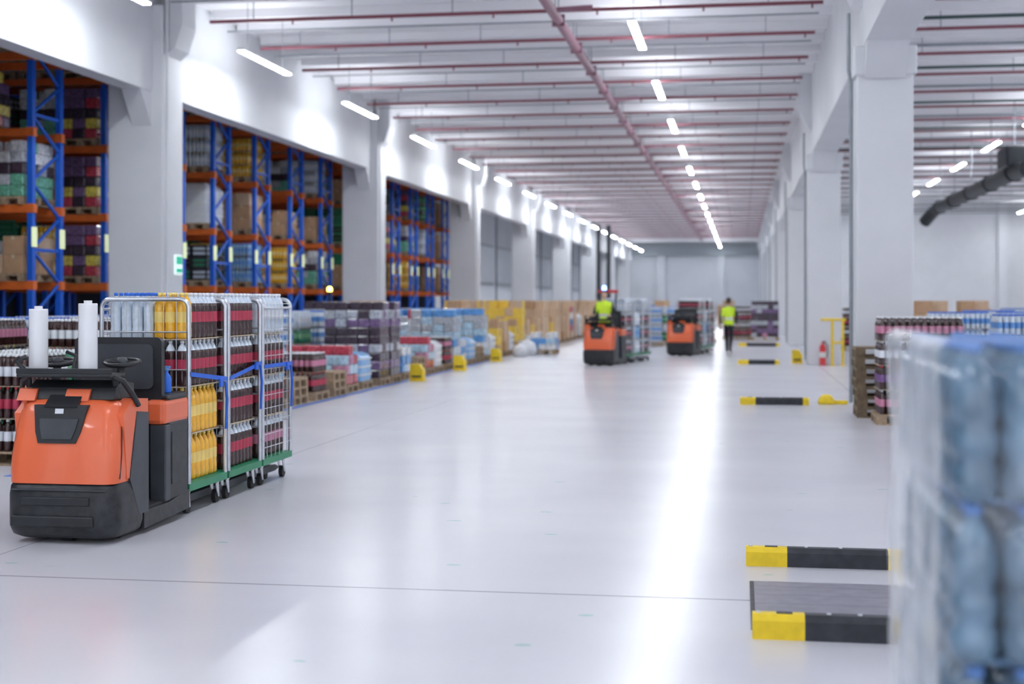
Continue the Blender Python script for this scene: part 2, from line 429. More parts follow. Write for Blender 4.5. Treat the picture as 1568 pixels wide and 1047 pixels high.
def lumpy(m, x0, x1, y0, y1, z0, z1, mt, amp=.03, seed=0, flat=False):
    secs = []; nz = 9
    hx, hy = (x1-x0)/2, (y1-y0)/2; cx, cy = (x0+x1)/2, (y0+y1)/2
    for k in range(nz+1):
        t = k/nz; z = z0+(z1-z0)*t; sh = 1-(.22*max(0, t-.86)/.14)
        pts = rrect(hx*sh, hy*sh, .07, n=5); q = []
        for (px, py) in pts:
            d = noise.noise(Vector((px*4+seed, py*4, z*5)))*amp
            ln = math.hypot(px, py); q.append((cx+px*(1+d/ln), cy+py*(1+d/ln), z+(noise.noise(Vector((px*5, py*5, seed)))*amp if t > .5 and not flat else 0)))
        secs.append(q)
    m.loft(secs, mt, True)
def wrap_load(mt, h, seed):
    m = MB(); pallet(m); lumpy(m, -.57, .57, -.38, .38, .146, .146+h, mt, .045, seed)
    for k in range(3):
        z = .146+h*(.2+.28*k); m.loft([[(x, y, z+d) for (x, y) in rrect(.585, .395, .07, n=5)] for d in (0, .03)], 'whitebox', True, False)
    return m
def crate_load(mt, nl, h=.28):
    m = MB(); pallet(m); z = .146
    for L in range(nl):
        for i in range(2):
            for j in range(2):
                x0 = -.59+i*.59; y0 = -.39+j*.39
                x1, y1 = x0+.58, y0+.38
                m.box(x0, x1, y0, y1, z, z+h*.16, mt)
                m.box(x0, x1, y0, y1, z+h*.42, z+h*.55, mt); m.box(x0-.004, x1+.004, y0-.004, y1+.004, z+h*.84, z+h*.97, mt)
                for (xx, yy) in ((x0, y0), (x1-.03, y0), (x0, y1-.03), (x1-.03, y1-.03), (x0+.27, y0), (x0+.27, y1-.03)):
                    m.box(xx, xx+.03, yy, yy+.03, z, z+h*.97, mt)
                m.box(x0+.03, x1-.03, y0+.03, y1-.03, z, z+h*.8, random.choice(['greenb','cola','clear']))
        z += h
    return m
def pallet_stack(n, wood='wood'):
    m = MB()
    for k in range(n):
        p = MB(); pallet(p, 0, wood); m.join(p, off=(random.uniform(-.02,.02), random.uniform(-.02,.02), .1455*k))
    return m
T = {
 'cola4': bottle_load(['colar','colaw'], 4), 'cola2': bottle_load(['colar','pink'], 2), 'cola3': bottle_load(['colaw','colar','colaw'], 3),
 'pink4': bottle_load(['pink','purple','colaw'], 4), 'osoda3': bottle_load(['osoda'], 3), 'blue3': bottle_load(['blue'], 3),
 'clear3': bottle_load(['clear'], 3), 'clear4': bottle_load(['clearb'], 4), 'green3': bottle_load(['green'], 3), 'green4': bottle_load(['green','clear'], 4),
 'cart5': carton_load(['carton','carton2'], 3, 2, 5, .31), 'cart3': carton_load(['carton','carton2','carton'], 3, 2, 3, .31),
 'cart2': carton_load(['carton2','carton'], 2, 2, 2, .33),
 'yel3': carton_load(['yellowbox','yellowbox','carton'], 4, 3, 4, .24), 'yel5': carton_load(['yellowbox','yellowbox','carton2'], 4, 3, 6, .26),
 'white3': carton_load(['whitebox','whitebox','bluebox'], 3, 2, 3, .3), 'mix4': carton_load(['whitebox','bluebox','redbox','carton'], 3, 2, 5, .26),
 'pk_a': carton_load(['pk_white','pk_blue','pk_lblue','pk_grey'], 4, 3, 7, .19, .02, False, .4),
 'pk_b': carton_load(['pk_purple','pk_dark','pk_pink','pk_dark','pk_grey'], 5, 3, 9, .17, .02, False, .3),
 'pk_c': carton_load(['pk_white','pk_lblue','pk_pink','pk_red'], 4, 3, 4, .18, .03, False, .4),
 'pk_d': carton_load(['pk_grey','pk_white','pk_dark','pk_green'], 4, 3, 5, .2, .02, False, .3),
 'pk_e': carton_load(['pk_lblue','pk_blue','pk_white'], 4, 3, 3, .18, .03, False, .5),
 'pk_f': carton_load(['pk_dark','pk_purple','pk_red','pk_yellow'], 5, 3, 5, .2, .02, False, .3),
 'wrap3': wrap_load('wrap', .95, 3), 'wrap2': wrap_load('wrap', .6, 9), 'bwrap2': wrap_load('bluewrap', .55, 5),
 'crateb': crate_load('bluebox', 4), 'crateg': crate_load('greenbox', 4), 'crater': crate_load('redbox', 3), 'cratek': crate_load('blackbox', 3),
 'pal3': pallet_stack(3), 'pal5': pallet_stack(5), 'pal7d': pallet_stack(7, 'darkwood'),
}
LN = {'cola':'soda_bottle_pallet','pink':'soda_bottle_pallet','osod':'orange_soda_pallet','blue':'water_bottle_pallet','clea':'water_bottle_pallet',
      'gree':'green_bottle_pallet','cart':'cardboard_box_pallet','yel3':'yellow_box_pallet','yel5':'yellow_box_pallet','whit':'white_box_pallet','mix4':'mixed_box_pallet',
      'wrap':'wrapped_goods_pallet','bwra':'blue_wrapped_pallet','crat':'bottle_crate_pallet','pal3':'wooden_pallet_stack','pal5':'wooden_pallet_stack','pal7':'wooden_pallet_stack'}
for c_ in 'abcdef': LN['pk_'+c_] = 'shrink_wrapped_pack_pallet'
TM = {k: v.mesh(k+'_load') for k, v in T.items()}
def load(k, x, y, rot=0, z=0, parent=None, name=None):
    return place(TM[k], name or LN[k[:4]], parent, (x, y, z), rot)

# ------------------------------------------------------------------ pallet racks: rows run away from the aisle, braced end frames face it
XE = -12.4
LV = [2.04, 3.40, 4.75, 6.10]
D = 1.05
r = MB()
XS = (XE, XE-2.75, XE-5.5)
for x in XS:
    for y in (0, D): r.box(x-.05, x+.05, y-.06, y+.06, 0, 7.1, 'rackblue')
    z = .2; s = 1
    while z < 6.7:
        r.tube([(x, 0 if s > 0 else D, z), (x, D if s > 0 else 0, z+.6)], .033, 'rackblue', 4); z += .6; s = -s
    for z in (.2, 2.6, 5.0, 6.8): r.box(x-.02, x+.02, 0, D, z-.03, z+.03, 'rackblue')
for y in (0, D):
    r.box(XE+.05, XE+.065, y-.09, y+.09, 2.65, 3.0, 'label'); r.box(XE-.1, XE+.1, y-.1, y+.1, 0, .02, 'rackblue')
    for z in LV:
        for k in (0, 1): r.box(XS[k+1]+.05, XS[k]-.05, y-.03, y+.03, z-.14, z, 'rackorange')
        r.box(XE-.06, XE+.075, y-.07, y+.07, z-.15, z+.01, 'rackorange')
RF = r.mesh('rack_frame')
rk = ['cart3','cart2','wrap3','white3','blue3','green3','cola3','osoda3','clear3','cart3','crateg','cola2','cratek','cratek','cart3','pk_d','pk_f','pk_c','pk_f','pk_d','pk_d','cart2','clear3']
for i in range(-5, 10):
    rr = empty('pallet_rack', (0, 32.25+2.92*i, 0)); place(RF, 'frame', rr)
    for z in [0]+LV:
        for j in range(3):
            if random.random() < .08: continue
            load(random.choice(rk), XE-.52-j*.87, D/2, math.pi/2, z, rr, 'stored_load')
g = MB()
for yy in (19.3, 20.6, 22.0): g.box(-12.1, -11.98, yy-.06, yy+.06, 0, .95, 'yellow', .01)
g.box(-12.1, -11.98, 19.1, 22.2, .75, .95, 'yellow', .01); g.box(-12.1, -11.98, 19.1, 22.2, .2, .35, 'yellow', .01)
g.obj('rack_guard_rail')

# ------------------------------------------------------------------ goods along the aisle
rowA = [(14.0,'cola3'),(15.0,'green3'),(16.0,'cola4'),(17.0,'cola4'),(18.0,'pink4'),(19.0,'cola4'),(20.2,'green4'),(21.3,'blue3'),
 (22.5,'pal3'),(23.6,'cola2'),(24.7,'pal3'),(25.7,'pk_c'),(26.8,'bwrap2'),(28.0,'pk_b'),(28.95,'pk_b'),(30.2,'pk_e'),(31.3,'pal3'),(32.3,'pk_c'),(33.3,'wrap2'),
 (34.5,'cola2'),(35.5,'pk_a'),(36.5,'pk_e'),(37.6,'bwrap2'),(38.7,'pal3'),(39.7,'pk_a'),(40.9,'wrap2'),(42.0,'yel3'),(43.2,'cart3'),(44.4,'wrap2'),
 (45.6,'yel3'),(46.8,'yel5'),(48.0,'cart3'),(49.2,'yel3'),(50.5,'cart3'),(51.6,'cart5'),(52.8,'cart5'),(54.0,'yel3'),(55.2,'cart5'),(56.4,'cart5'),(57.8,'cart3'),
 (59.2,'cart5'),(60.6,'mix4'),(62,'cart5'),(64,'wrap3'),(66,'cart5'),(68,'cart3'),(70,'cart5'),(72.5,'yel5'),(75,'cart5')]
for (yy, k) in rowA: load(k, -7.72+random.uniform(-.03,.03), yy)
rowB = [(15.2,'cola4'),(16.4,'pink4'),(17.6,'clear4'),(18.8,'cola4'),(20,'clear4'),(21.2,'cola4'),(22.4,'green4'),(23.6,'wrap3'),(24.8,'green4'),(26,'green4'),(27.2,'clear4'),
 (28.4,'green4'),(29.8,'clear4'),(31,'pk_a'),(32.2,'pk_b'),(33.4,'pk_a'),(34.6,'cart5'),(35.8,'clear4'),(37,'pk_a'),(38.2,'pk_d'),(39.4,'mix4'),(40.6,'crater'),
 (41.8,'pk_a'),(43,'crateb'),(44.2,'crateb'),(45.4,'crateb'),(46.6,'cart5'),(47.8,'yel5'),(49,'yel5'),(50.4,'cart5'),(52,'cart5'),(54,'yel5'),(56,'cart5'),(58,'cart5'),(60,'crateb'),(63,'cart5'),(66,'mix4'),(70,'cart5')]
for (yy, k) in rowB: load(k, -9.45, yy)
for (x, y, k) in [(-3.5,53.5,'clear4'),(-2.2,54,'clear4'),(-3.4,56,'green4'),(-.2,63,'cola4'),(1.0,62,'pk_b'),(-.1,66,'cola4'),(-4.6,58,'cart5'),(-6.1,70,'yel5'),(-4.3,75,'cart5'),(-1.6,58,'cola4'),(-5.0,88,'mix4'),(-2.5,92,'crateg'),(-1,95,'cart5'),(.4,80,'wrap3')]:
    load(k, x, y)
for (x, y, k) in [(4.6,24,'clear4'),(6.2,25.5,'clear4'),(4.2,29,'clear4'),(5.6,29.5,'clear4'),(7.0,30,'pk_a'),(8.4,31,'clear4'),(4.0,33,'cart5'),(5.6,34,'clear4'),(7.2,35,'clear4'),
                  (9.0,36,'clear4'),(10.6,38,'clear4'),(6.0,40,'cart5'),(8,43,'clear4'),(11,45,'clear4'),(13,50,'clear4'),(9,52,'wrap3'),(6,55,'cola4'),(14,60,'blue3'),(10,64,'cart5'),(4,50,'cola4'),(4,62,'wrap3')]:
    load(k, x, y)
load('pal7d', 2.25, 21.55)
load('pink4', 2.42, 20.35)

def sack(x, y, s, seed, mt='wrap', name='white_sack'):
    m = MB(); secs = []
    for k in range(9):
        t = k/8; z = .5*s*t; rr = s*.30*math.sin(math.pi*(.22+.70*t))**.7*(1 if t < .75 else 1-.6*(t-.75)/.25)
        secs.append([(rr*math.cos(a)*(1+.3*noise.noise(Vector((math.cos(a)*2+seed, math.sin(a)*2, t*3)))),
                      rr*math.sin(a)*(1+.3*noise.noise(Vector((math.cos(a)*2+seed, math.sin(a)*2, t*3)))), z) for a in [2*math.pi*j/14 for j in range(14)]])
    m.loft(secs, mt, True); m.tube([(0,0,.48*s),(.03*s,0,.62*s)], [.05*s,.09*s], mt, 7)
    m.obj(name, None, (x, y, 0))
for i, (x, y, s) in enumerate([(-6.6,42.6,.8),(-6.55,43.6,1.0),(-6.6,46.4,1.0)]): sack(x, y, s, i*3.1)
load('pk_e', -6.2, 45.0, math.pi/2)

b = MB(); b.box(-7.04, -6.94, 12.8, 40, 0, .004, 'tapeblue'); b.obj('blue_floor_tape')
def guard(x, y):
    m = MB(); m.box(-.16, .16, -.16, .16, 0, .02, 'yellow'); m.prism([(-.14,.02),(.14,.02),(.14,.22),(.05,.36),(-.14,.36)], 'y', -.12, .12, 'yellow')
    m.tube([(-.1,-.13,.1),(.1,-.13,.1)], .02, 'barblack', 6); m.obj('corner_guard', None, (x, y, 0))
for (x, y) in ((-6.76,29.4),(-6.76,34.0),(-6.76,39.2),(1.5,39.4)): guard(x, y)
m = MB(); m.lathe([(0,0),(.13,0),(.14,.03),(.12,.10),(.07,.15),(0,.16)], 'yellow', seg=16); m.box(.05,.34,-.05,.05,0,.06,'yellow',.01); m.obj('yellow_floor_bumper', None, (1.38, 23.9, 0))

m = MB(); m.lathe([(0,0),(.16,0),(.16,.03),(.03,.05),(.025,.06),(.025,1.86),(.06,1.87),(.06,1.89)], 'darkgrey', seg=12)
m.lathe([(.055,1.89),(.055,1.96),(.03,1.99),(0,1.995)], 'beaconyellow', seg=12); m.obj('warning_beacon', None, (-8.57, 29.0, 0))

# ------------------------------------------------------------------ floor barriers, plate
def barrier(x0, x1, y, ylen=.26, w=.11, h=.12):
    m = MB()
    def seg(a, c, mt):
        prof = [(-w/2,0),(w/2,0),(w/2,h*.75),(w/2-.025,h),(-w/2+.025,h),(-w/2,h*.75)]
        m.prism([(y+u, v) for (u, v) in prof], 'x', a, c, mt)
    seg(x0, x0+ylen, 'yellow'); seg(x0+ylen, x1-ylen*.4, 'barblack'); seg(x1-ylen*.4, x1, 'yellow')
    m.box(x0+.12, x0+.20, y-.02, y+.02, h, h+.004, 'barblack')
    for xx in (x0+.03, x0+ylen+.12, (x0+x1)/2+.1): m.lathe([(.012,0),(.012,.006),(0,.006)], 'steel', (xx, y, h), 8)
    m.obj('floor_barrier')
barrier(.03, 1.02, 9.29, .26)
barrier(.055, .92, 7.30, .26, .11, .125)
barrier(-.02, 1.09, 23.6, .25); barrier(-.09, 1.0, 38.5, .28); barrier(-.1, 1.4, 53.7, .3)
m = MB(); m.box(.05, .98, 7.45, 8.72, 0, .006, 'barblack'); m.box(.075, .955, 7.475, 8.695, .0061, .012, 'plate')
for k in range(5): m.box(.09, .94, 7.58+k*.24, 7.582+k*.24, .0121, .0124, 'darkgrey')
m.obj('steel_floor_plate')

# ------------------------------------------------------------------ order picker truck
def build_truck_meshes():
    P = {}
    c = MB()
    secs = []
    for (z, hx, yf, r) in ((.035,.345,.05,.12),(.06,.375,.0,.13),(.12,.392,-.02,.13),(.34,.392,-.02,.13),(.40,.385,-.005,.12),(.425,.37,.03,.11)):
        yb = .56; secs.append([(x, y, z) for (x, y) in rrect(hx, (yb-yf)/2, r, 0, (yb+yf)/2, 6)])
    c.loft(secs, 'bumper', True)
    c.box(-.26, .22, -.034, -.012, .27, .33, 'black', .008); c.box(-.33, .25, -.038, -.012, .12, .20, 'black', .012)
    c.box(-.33, .33, -.028, -.012, .375, .385, 'darkgrey')
    c.prism([(.5,.04),(1.36,.07),(1.36,.22),(.95,.17),(.5,.17)], 'x', -.385, .385, 'bumper')
    c.box(-.37, .37, .56, .98, .16, .19, 'rubber', .005)
    for (x, y, r) in ((-.25,.3,.09),(.25,.3,.09),(0,.16,.1)):
        c.tube([(x-.04, y, r), (x+.04, y, r)], r, 'rubber', 16)
    P['chassis'] = c
    h = MB(); secs = []
    for (z, hx, yf, r) in ((.42,.378,.0,.10),(.50,.385,.005,.10),(.62,.382,.02,.10),(.80,.368,.055,.10),(.91,.352,.09,.10),(.965,.33,.115,.10),(.995,.29,.15,.10),(1.005,.24,.2,.1)):
        yb = .42; secs.append([(x, y, z) for (x, y) in rrect(hx, (yb-yf)/2, min(r,(yb-yf)/2*.95), 0, (yb+yf)/2, 7)])
    h.loft(secs, 'orange', True)
    h.prism([(.20,.44),(.24,.44),(.30,.70),(.36,.90),(.56,.88),(.56,.985),(.30,1.0),(.14,.9)], 'x', -.388, .388, 'orange')
    h.prism([(.40,.16),(.56,.16),(.56,.885),(.36,.905),(.29,.62),(.24,.43)], 'x', -.393, .393, 'darkgrey')
    def fy(z): return .02+(z-.62)*.20 if z > .62 else .02
    def panel(pts, off, mt, th=.02):
        a = [(x, fy(z)-off, z) for (x, z) in pts]; bq = [(x, y+th, z) for (x, y, z) in a]; n = len(a)
        h.add(a+bq, [list(range(n))]+[(i, (i+1) % n, n+(i+1) % n, n+i) for i in range(n)], mt)
    panel([(-.215,.965),(-.19,.78),(-.165,.70),(.10,.70),(.13,.78),(.165,.965)], .012, 'black', .12)
    panel([(-.165,.87),(-.155,.80),(-.135,.73),(.07,.73),(.095,.80),(.11,.87)], .02, 'darkgrey')
    h.prism([(.06,.95),(.12,.95),(.22,1.03),(.16,1.03)], 'x', -.14, .09, 'black')
    panel([(-.06,.905),(-.06,.94),(.0,.94),(.0,.905)], .018, 'steel')
    for sx in (-1, 1): h.tube([(sx*.384, .09, .45), (sx*.385, .12, .62), (sx*.372, .15, .80), (sx*.356, .18, .9)], .004, 'black', 4)
    P['hood'] = h
    k = MB()
    k.prism([(.16,1.0),(.50,1.0),(.50,1.10),(.30,1.13),(.20,1.08)], 'x', -.31, .31, 'black')
    k.prism([(.13,.99),(.32,.99),(.32,1.10),(.18,1.07)], 'x', -.37, -.24, 'orange'); k.prism([(.13,.99),(.32,.99),(.32,1.10),(.18,1.07)], 'x', -.03, .14, 'orange')
    k.box(-.36, .32, .10, .34, 1.155, 1.185, 'black', .012); k.box(-.36, .32, .10, .12, 1.18, 1.22, 'black', .006)
    for x in (-.33, .29): k.tube([(x, .3, .98), (x, .24, 1.08), (x, .22, 1.16)], .022, 'black', 8)
    for cx in (-.23, .24):
        pts = [(cx+.12*math.cos(a), .46+.09*math.sin(a), 1.25+.02*math.sin(a)) for a in [2*math.pi*i/20 for i in range(21)]]
        k.tube(pts, .017, 'black', 8); k.tube([(cx, .42, 1.08), (cx, .46, 1.25)], .03, 'black', 8); k.tube([(cx-.11, .46, 1.25), (cx+.11, .46, 1.25)], .014, 'black', 6)
        k.lathe([(0,1.23),(.04,1.23),(.045,1.26),(.03,1.285),(0,1.29)], 'darkgrey', (cx,.46,0), 12)
    for sx in (-1, 1): k.tube([(sx*.29,.16,1.17),(sx*.36,.2,1.13),(sx*.395,.26,1.04),(sx*.40,.36,.95)], .02, 'black', 8)
    k.tube([(-.05,.3,1.18),(-.05,.36,1.3),(-.12,.36,1.33)], .012, 'black', 6)
    k.tube([(-.30,.12,1.2),(-.36,.12,1.27),(-.30,.14,1.30)], .02, 'black', 7)
    P['controls'] = k
    f = MB()
    for (x, y, z0, z1) in ((.11,.20,1.19,1.70),(-.265,.24,1.19,1.66)):
        f.lathe([(0,z0),(.025,z0),(.025,z0+.02),(.062,z0+.02),(.064,z0+.03),(.064,z1-.03),(.062,z1-.02),(.028,z1-.02),(.028,z1),(.02,z1),(.02,z1-.03),(0,z1-.03)], 'film', (x,y,0), 24)
    P['stretch_film_rolls'] = f
    r = MB()
    r.box(-.385, .385, .96, 1.34, .18, .78, 'black', .02); r.box(-.375, .375, .98, 1.33, .76, .99, 'black', .015)
    for sx in (-1, 1):
        r.box(min(sx*.24, sx*.388), max(sx*.24, sx*.388), .86, 1.35, .76, .95, 'orange', .035); r.box(min(sx*.26,sx*.392), max(sx*.26,sx*.392), .90, 1.30, .955, .985, 'black', .012)
        r.box(min(sx*.27,sx*.389), max(sx*.27,sx*.389), .88, .98, .18, .76, 'darkgrey', .01)
        r.box(min(sx*.38,sx*.391), max(sx*.38,sx*.391), 1.0, 1.3, .3, .7, 'bumper', .004)
    P['rear_cabinet'] = r
    s = MB()
    s.prism([(x, z) for (x, z) in rrect(.33, .25, .04, .02, 1.17, 4)], 'y', .90, .96, 'black')
    s.prism([(x, z) for (x, z) in rrect(.27, .17, .04, .02, 1.2, 4)], 'y', .885, .90, 'darkgrey')
    for x in (-.25, .25): s.box(x-.025, x+.025, .96, 1.0, .8, 1.38, 'black', .006)
    P['backrest'] = s
    fk = MB()
    for x in (-.17, .17):
        fk.prism([(1.33,.06),(3.9,.06),(4.0,.075),(4.0,.09),(3.9,.12),(1.33,.12)], 'x', x-.07, x+.07, 'darkgrey'); fk.tube([(x-.05,3.7,.05),(x+.05,3.7,.05)], .05, 'rubber', 10)
    P['forks'] = fk
    return {n: q.mesh(n) for n, q in P.items()}
TP = build_truck_meshes()
def truck(loc, rot=0, film=True, mast=False, parent_name='order_picker_truck'):
    e = empty(parent_name, loc, rot); e.scale = (1.06, 1, 1)
    for n, me in TP.items():
        if n == 'stretch_film_rolls' and not film: continue
        place(me, n, e)
    if mast:
        q = MB(); q.tube([(-.2,.98,.9),(-.2,.98,1.95)], .02, 'black', 8); q.tube([(.2,.98,.9),(.2,.98,1.95)], .02, 'black', 8); q.box(-.26,.26,.94,1.02,1.9,1.98,'redbox',.01)
        q.lathe([(.05,1.98),(.05,2.06),(.03,2.09),(0,2.09)], 'beaconblue', (-.1,.98,0), 12); q.obj('mast', e)
    return e
truck((-4.70, 9.30, 0))
m = MB(); m.lathe([(0,0),(.035,0),(.038,.01),(.038,.10),(.03,.13),(.014,.15),(.014,.165)], 'cap_blue', seg=14)
m.lathe([(.014,.165),(.018,.166),(.018,.19),(.0,.192)], 'lab_blue', seg=12); m.box(-.012,.03,-.01,.01,.185,.205,'lab_blue',.003); m.box(-.03,-.02,-.006,.006,.15,.195,'cap_white')
m.obj('blue_spray_bottle', None, (-4.365, 10.38, .992))

# ------------------------------------------------------------------ roll cages
def cage_frame(side_mesh=False, ln=.84):
    m = MB(); hx = .38; hy = ln/2; H = 1.71
    for x in (-hx, hx-.035): m.box(x, x+.035, -hy, hy, .19, .25, 'greenframe', .004)
    for y in (-hy, -.02, hy-.035): m.box(-hx, hx, y, y+.035, .19, .25, 'greenframe', .004)
    m.box(-hx+.03, hx-.03, -hy+.03, hy-.03, .245, .255, 'greenframe')
    for x in (-.3, .3):
        for y in (-hy+.1, hy-.1):
            m.box(x-.035, x+.035, y-.035, y+.035, .165, .19, 'steel', .004)
            for sx in (-.028, .022): m.prism([(y-.035,.165),(y+.035,.165),(y+.05,.05),(y+.02,.05)], 'x', x+sx, x+sx+.006, 'steel')
            m.tube([(x-.018, y+.03, .056), (x+.018, y+.03, .056)], .055, 'rubber', 14)
    for y in (-hy+.02, hy-.02):
        rr = .07; pts = [(-hx+.015, y, .25), (-hx+.015, y, H-rr)]
        for i in range(1, 5):
            a = math.pi-math.pi/2*i/4; pts.append((-hx+.015+rr+rr*math.cos(a), y, H-rr+rr*math.sin(a)))
        pts += [(-p[0], p[1], p[2]) for p in pts[::-1]]
        m.tube(pts, .019, 'steel', 8)
        for i in range(1, 7): m.tube([(-hx+.015+i*.1043, y, .25), (-hx+.015+i*.1043, y, H)], .0035, 'steel', 4)
        for z in (.55, .85, 1.15, 1.45): m.tube([(-hx+.015, y, z), (hx-.015, y, z)], .007, 'steel', 5)
    sides = (-1, 1) if side_mesh else (-1,)
    for sx in sides:
        x = sx*(hx-.01)
        for z in [.35+.12*i for i in range(12)]: m.tube([(x, -hy+.015, z), (x, hy-.015, z)], .004, 'steel', 4)
        for i in range(1, 7): m.tube([(x, -hy+.015+i*(ln-.03)/7, .25), (x, -hy+.015+i*(ln-.03)/7, H-.1)], .004, 'steel', 4)
        m.tube([(x, -hy+.015, H-.08), (x, hy-.015, H-.08)], .012, 'steel', 6)
    return m
def cage_content(kinds, mixed_top=False):
    m = MB(); z = .257; n = len(kinds); hs = 1.13
    for L, kd in enumerate(kinds):
        sp = .0925
        tt = {q: bottle(*BM[q], hs=hs) for q in sorted({kd, 'clearc', 'osoda'})}
        for i in range(7):
            for j in range(8):
                if 0 < i < 6 and 0 < j < 7 and L < n-1: continue
                q = kd
                if mixed_top and L == n-1: q = 'clearc' if i <= 3 else ('osoda' if j <= 1 else kd)
                m.join(tt[q], off=((i-3)*sp+random.uniform(-.003,.003), (j-3.5)*sp+random.uniform(-.003,.003), z))
        z += .326*hs+.002
        if L < n-1: m.box(-.325, .325, -.37, .37, z, z+.008, 'pad'); z += .009
    return m
def wire_straps(z0, z1):
    m = MB(); x = .385
    m.add([(x,-.41,z0),(x,.41,z1),(x,.41,z1+.035),(x,-.41,z0+.035)], [(0,1,2,3)], 'strap'); m.add([(x+.002,-.41,z0),(x+.002,.41,z1),(x+.002,.41,z1+.035),(x+.002,-.41,z0+.035)], [(3,2,1,0)], 'strap')
    m.tube([(x+.01,.33,z1),(x+.015,.36,z1-.15),(x+.01,.345,z1-.4)], .012, 'strap', 5)
    m.box(x, x+.02, .2, .26, z1-.04, z1+.03, 'strap', .004)
    return m
CF, CFM = cage_frame().mesh('frame'), cage_frame(True).mesh('frame_mesh')
CC = {'a': cage_content(['osoda','osoda','cola','cola'], True).mesh('contents'),
      'b': cage_content(['cola','cola','cola','cola']).mesh('contents'),
      'c': cage_content(['pink','cola','cola','clear']).mesh('contents'),
      'd': cage_content(['clear','blue','clear']).mesh('contents')}
def mk_cage(loc, rot, cc, mesh=False, strap=None):
    e = empty('roll_cage', loc, rot); place(CFM if mesh else CF, 'frame', e); place(CC[cc], 'bottles', e)
    if strap: wire_straps(*strap).obj('strap', e)
    return e
mk_cage((-4.68, 11.10, 0), 0, 'a', False, (1.10, 1.02))
mk_cage((-4.68, 11.98, 0), 0, 'b', False, (1.02, 1.12))
mk_cage((-4.68, 12.86, 0), 0, 'c', True, (1.08, 1.08))

def train(x, y, rot, ccs, **kw):
    truck((x, y, 0), rot, **kw)
    for i, cc in enumerate(ccs):
        d = 1.80+i*.88
        mk_cage((x-math.sin(rot)*d, y+math.cos(rot)*d, 0), rot, cc, i % 2 == 0)
train(-3.70, 36.9, -.20, ['c','d','c'], film=False, mast=True)
train(-1.88, 43.9, -.16, ['b','d','b'], film=False)
truck((-5.9, 62, 0), 0, film=False)

# ------------------------------------------------------------------ foreground wrapped water pallet
fp = empty('wrapped_water_bottle_pallet', (.46, 3.28, 0))
m = MB()
q = MB(); pallet(q)
m.join(q, mtx=Matrix.Translation((.44,.57,0)) @ Matrix.Rotation(math.pi/2, 4, 'Z') )
m.obj('pallet', fp)
WP = [(0,0),(.030,0),(.044,.014),(.047,.04),(.0465,.07),(.039,.092),(.0465,.114),(.0465,.15),(.039,.172),(.0465,.194),(.047,.23),(.044,.26),(.034,.295),(.018,.322),(.014,.328),(.014,.335),(.0175,.336),(.0175,.357),(0,.359)]
w = MB(); w.lathe([(r_*1.17, z_) for (r_, z_) in WP], ['pet']*15+['cap_pale']*3, seg=20)
m = MB()
for L in range(4):
    z = .15+L*.366
    for i in range(8):
        for j in range(10):
            if 1 < i < 7 and 1 < j < 9 and L < 3: continue
            m.join(w, off=(.06+i*.110+random.uniform(-.004,.004), .06+j*.113+random.uniform(-.004,.004), z))
    if L < 3: m.box(.07, .80, .08, 1.05, z+.3595, z+.3655, 'bluewrap')
m.obj('water_bottles', fp)
m = MB(); NZ = 34
base = []
pts = rrect(.455, .60, .06, .435, .57, 6)
for i in range(len(pts)):
    a, c = pts[i], pts[(i+1) % len(pts)]; L_ = math.hypot(a[0]-c[0], a[1]-c[1]); nn = max(1, int(L_/.03))
    for s_ in range(nn): base.append((a[0]+(c[0]-a[0])*s_/nn, a[1]+(c[1]-a[1])*s_/nn))
def shell_pt(px, py, z, amp):
    d = amp*noise.noise(Vector((px*7, py*7, z*3)))+amp*.5*noise.noise(Vector((px*19, py*19, z*7)))
    cx, cy = .435, .57; vx, vy = px-cx, py-cy; ln = math.hypot(vx, vy); return (px+vx/ln*d, py+vy/ln*d, z)
rings = []
for k in range(NZ+1):
    t = k/NZ; z = .06+(1.59-.06)*t; g = 1.005+.010*math.sin(t*13)
    rings.append([shell_pt(.435+(px-.435)*g, .57+(py-.57)*g, z, .02) for (px, py) in base])
for (g, z) in ((.985,1.61),(.95,1.617)):
    rings.append([shell_pt(.435+(px-.435)*g, .57+(py-.57)*g, z, .015) for (px, py) in base])
m.loft(rings, 'stretchfilm', True, False)
m.obj('stretch_film_wrap', fp)

# ------------------------------------------------------------------ small fittings
m = MB(); m.box(0, .03, -.17, .17, 0, .38, 'signwhite', .006); m.box(.031, .036, -.14, .14, .20, .35, 'signgreen'); m.box(.031, .036, -.14, .14, .04, .12, 'signgreen')
m.obj('exit_sign', None, (-10.79, 26.2, 2.2))
m = MB(); m.lathe([(0,0),(.09,0),(.09,.03),(.085,.04),(.085,.46),(.06,.53),(.025,.56),(.025,.60)], 'red', seg=18)
m.box(-.02,.09,-.015,.015,.60,.63,'black',.004); m.tube([(.02,0,.58),(.12,0,.55),(.13,0,.35),(.11,0,.2)], .012, 'rubber', 6)
m.lathe([(.0865,.2),(.0865,.34)], 'whitebox', seg=18)
m.obj('fire_extinguisher', None, (2.12, 38.28, 0))
m = MB()
for x in (2.35, 2.62): m.tube([(x,0,0),(x,0,1.2)], .035, 'yellow', 10); m.box(x-.08,x+.08,-.08,.08,0,.015,'yellow')
m.tube([(2.05,0,1.2),(2.7,0,1.2)], .035, 'yellow', 10); m.tube([(2.35,0,.6),(2.62,0,.6)], .03, 'yellow', 10)
m.obj('yellow_guard_rail', None, (0, 38.0, 0))
m = MB()
m.tube([(8.0,42,5.45),(8.0,44,5.5),(8.0,60,5.5),(7.9,61,5.4),(7.6,61.6,5.0)], .25, 'duct', 16)
for yy in (44,48,52,56,60): m.tube([(8,yy,5.5),(8,yy,7.75)], .02, 'conduit', 5); m.tube([(8,yy-.06,5.5),(8,yy+.06,5.5)], .29, 'duct', 16)
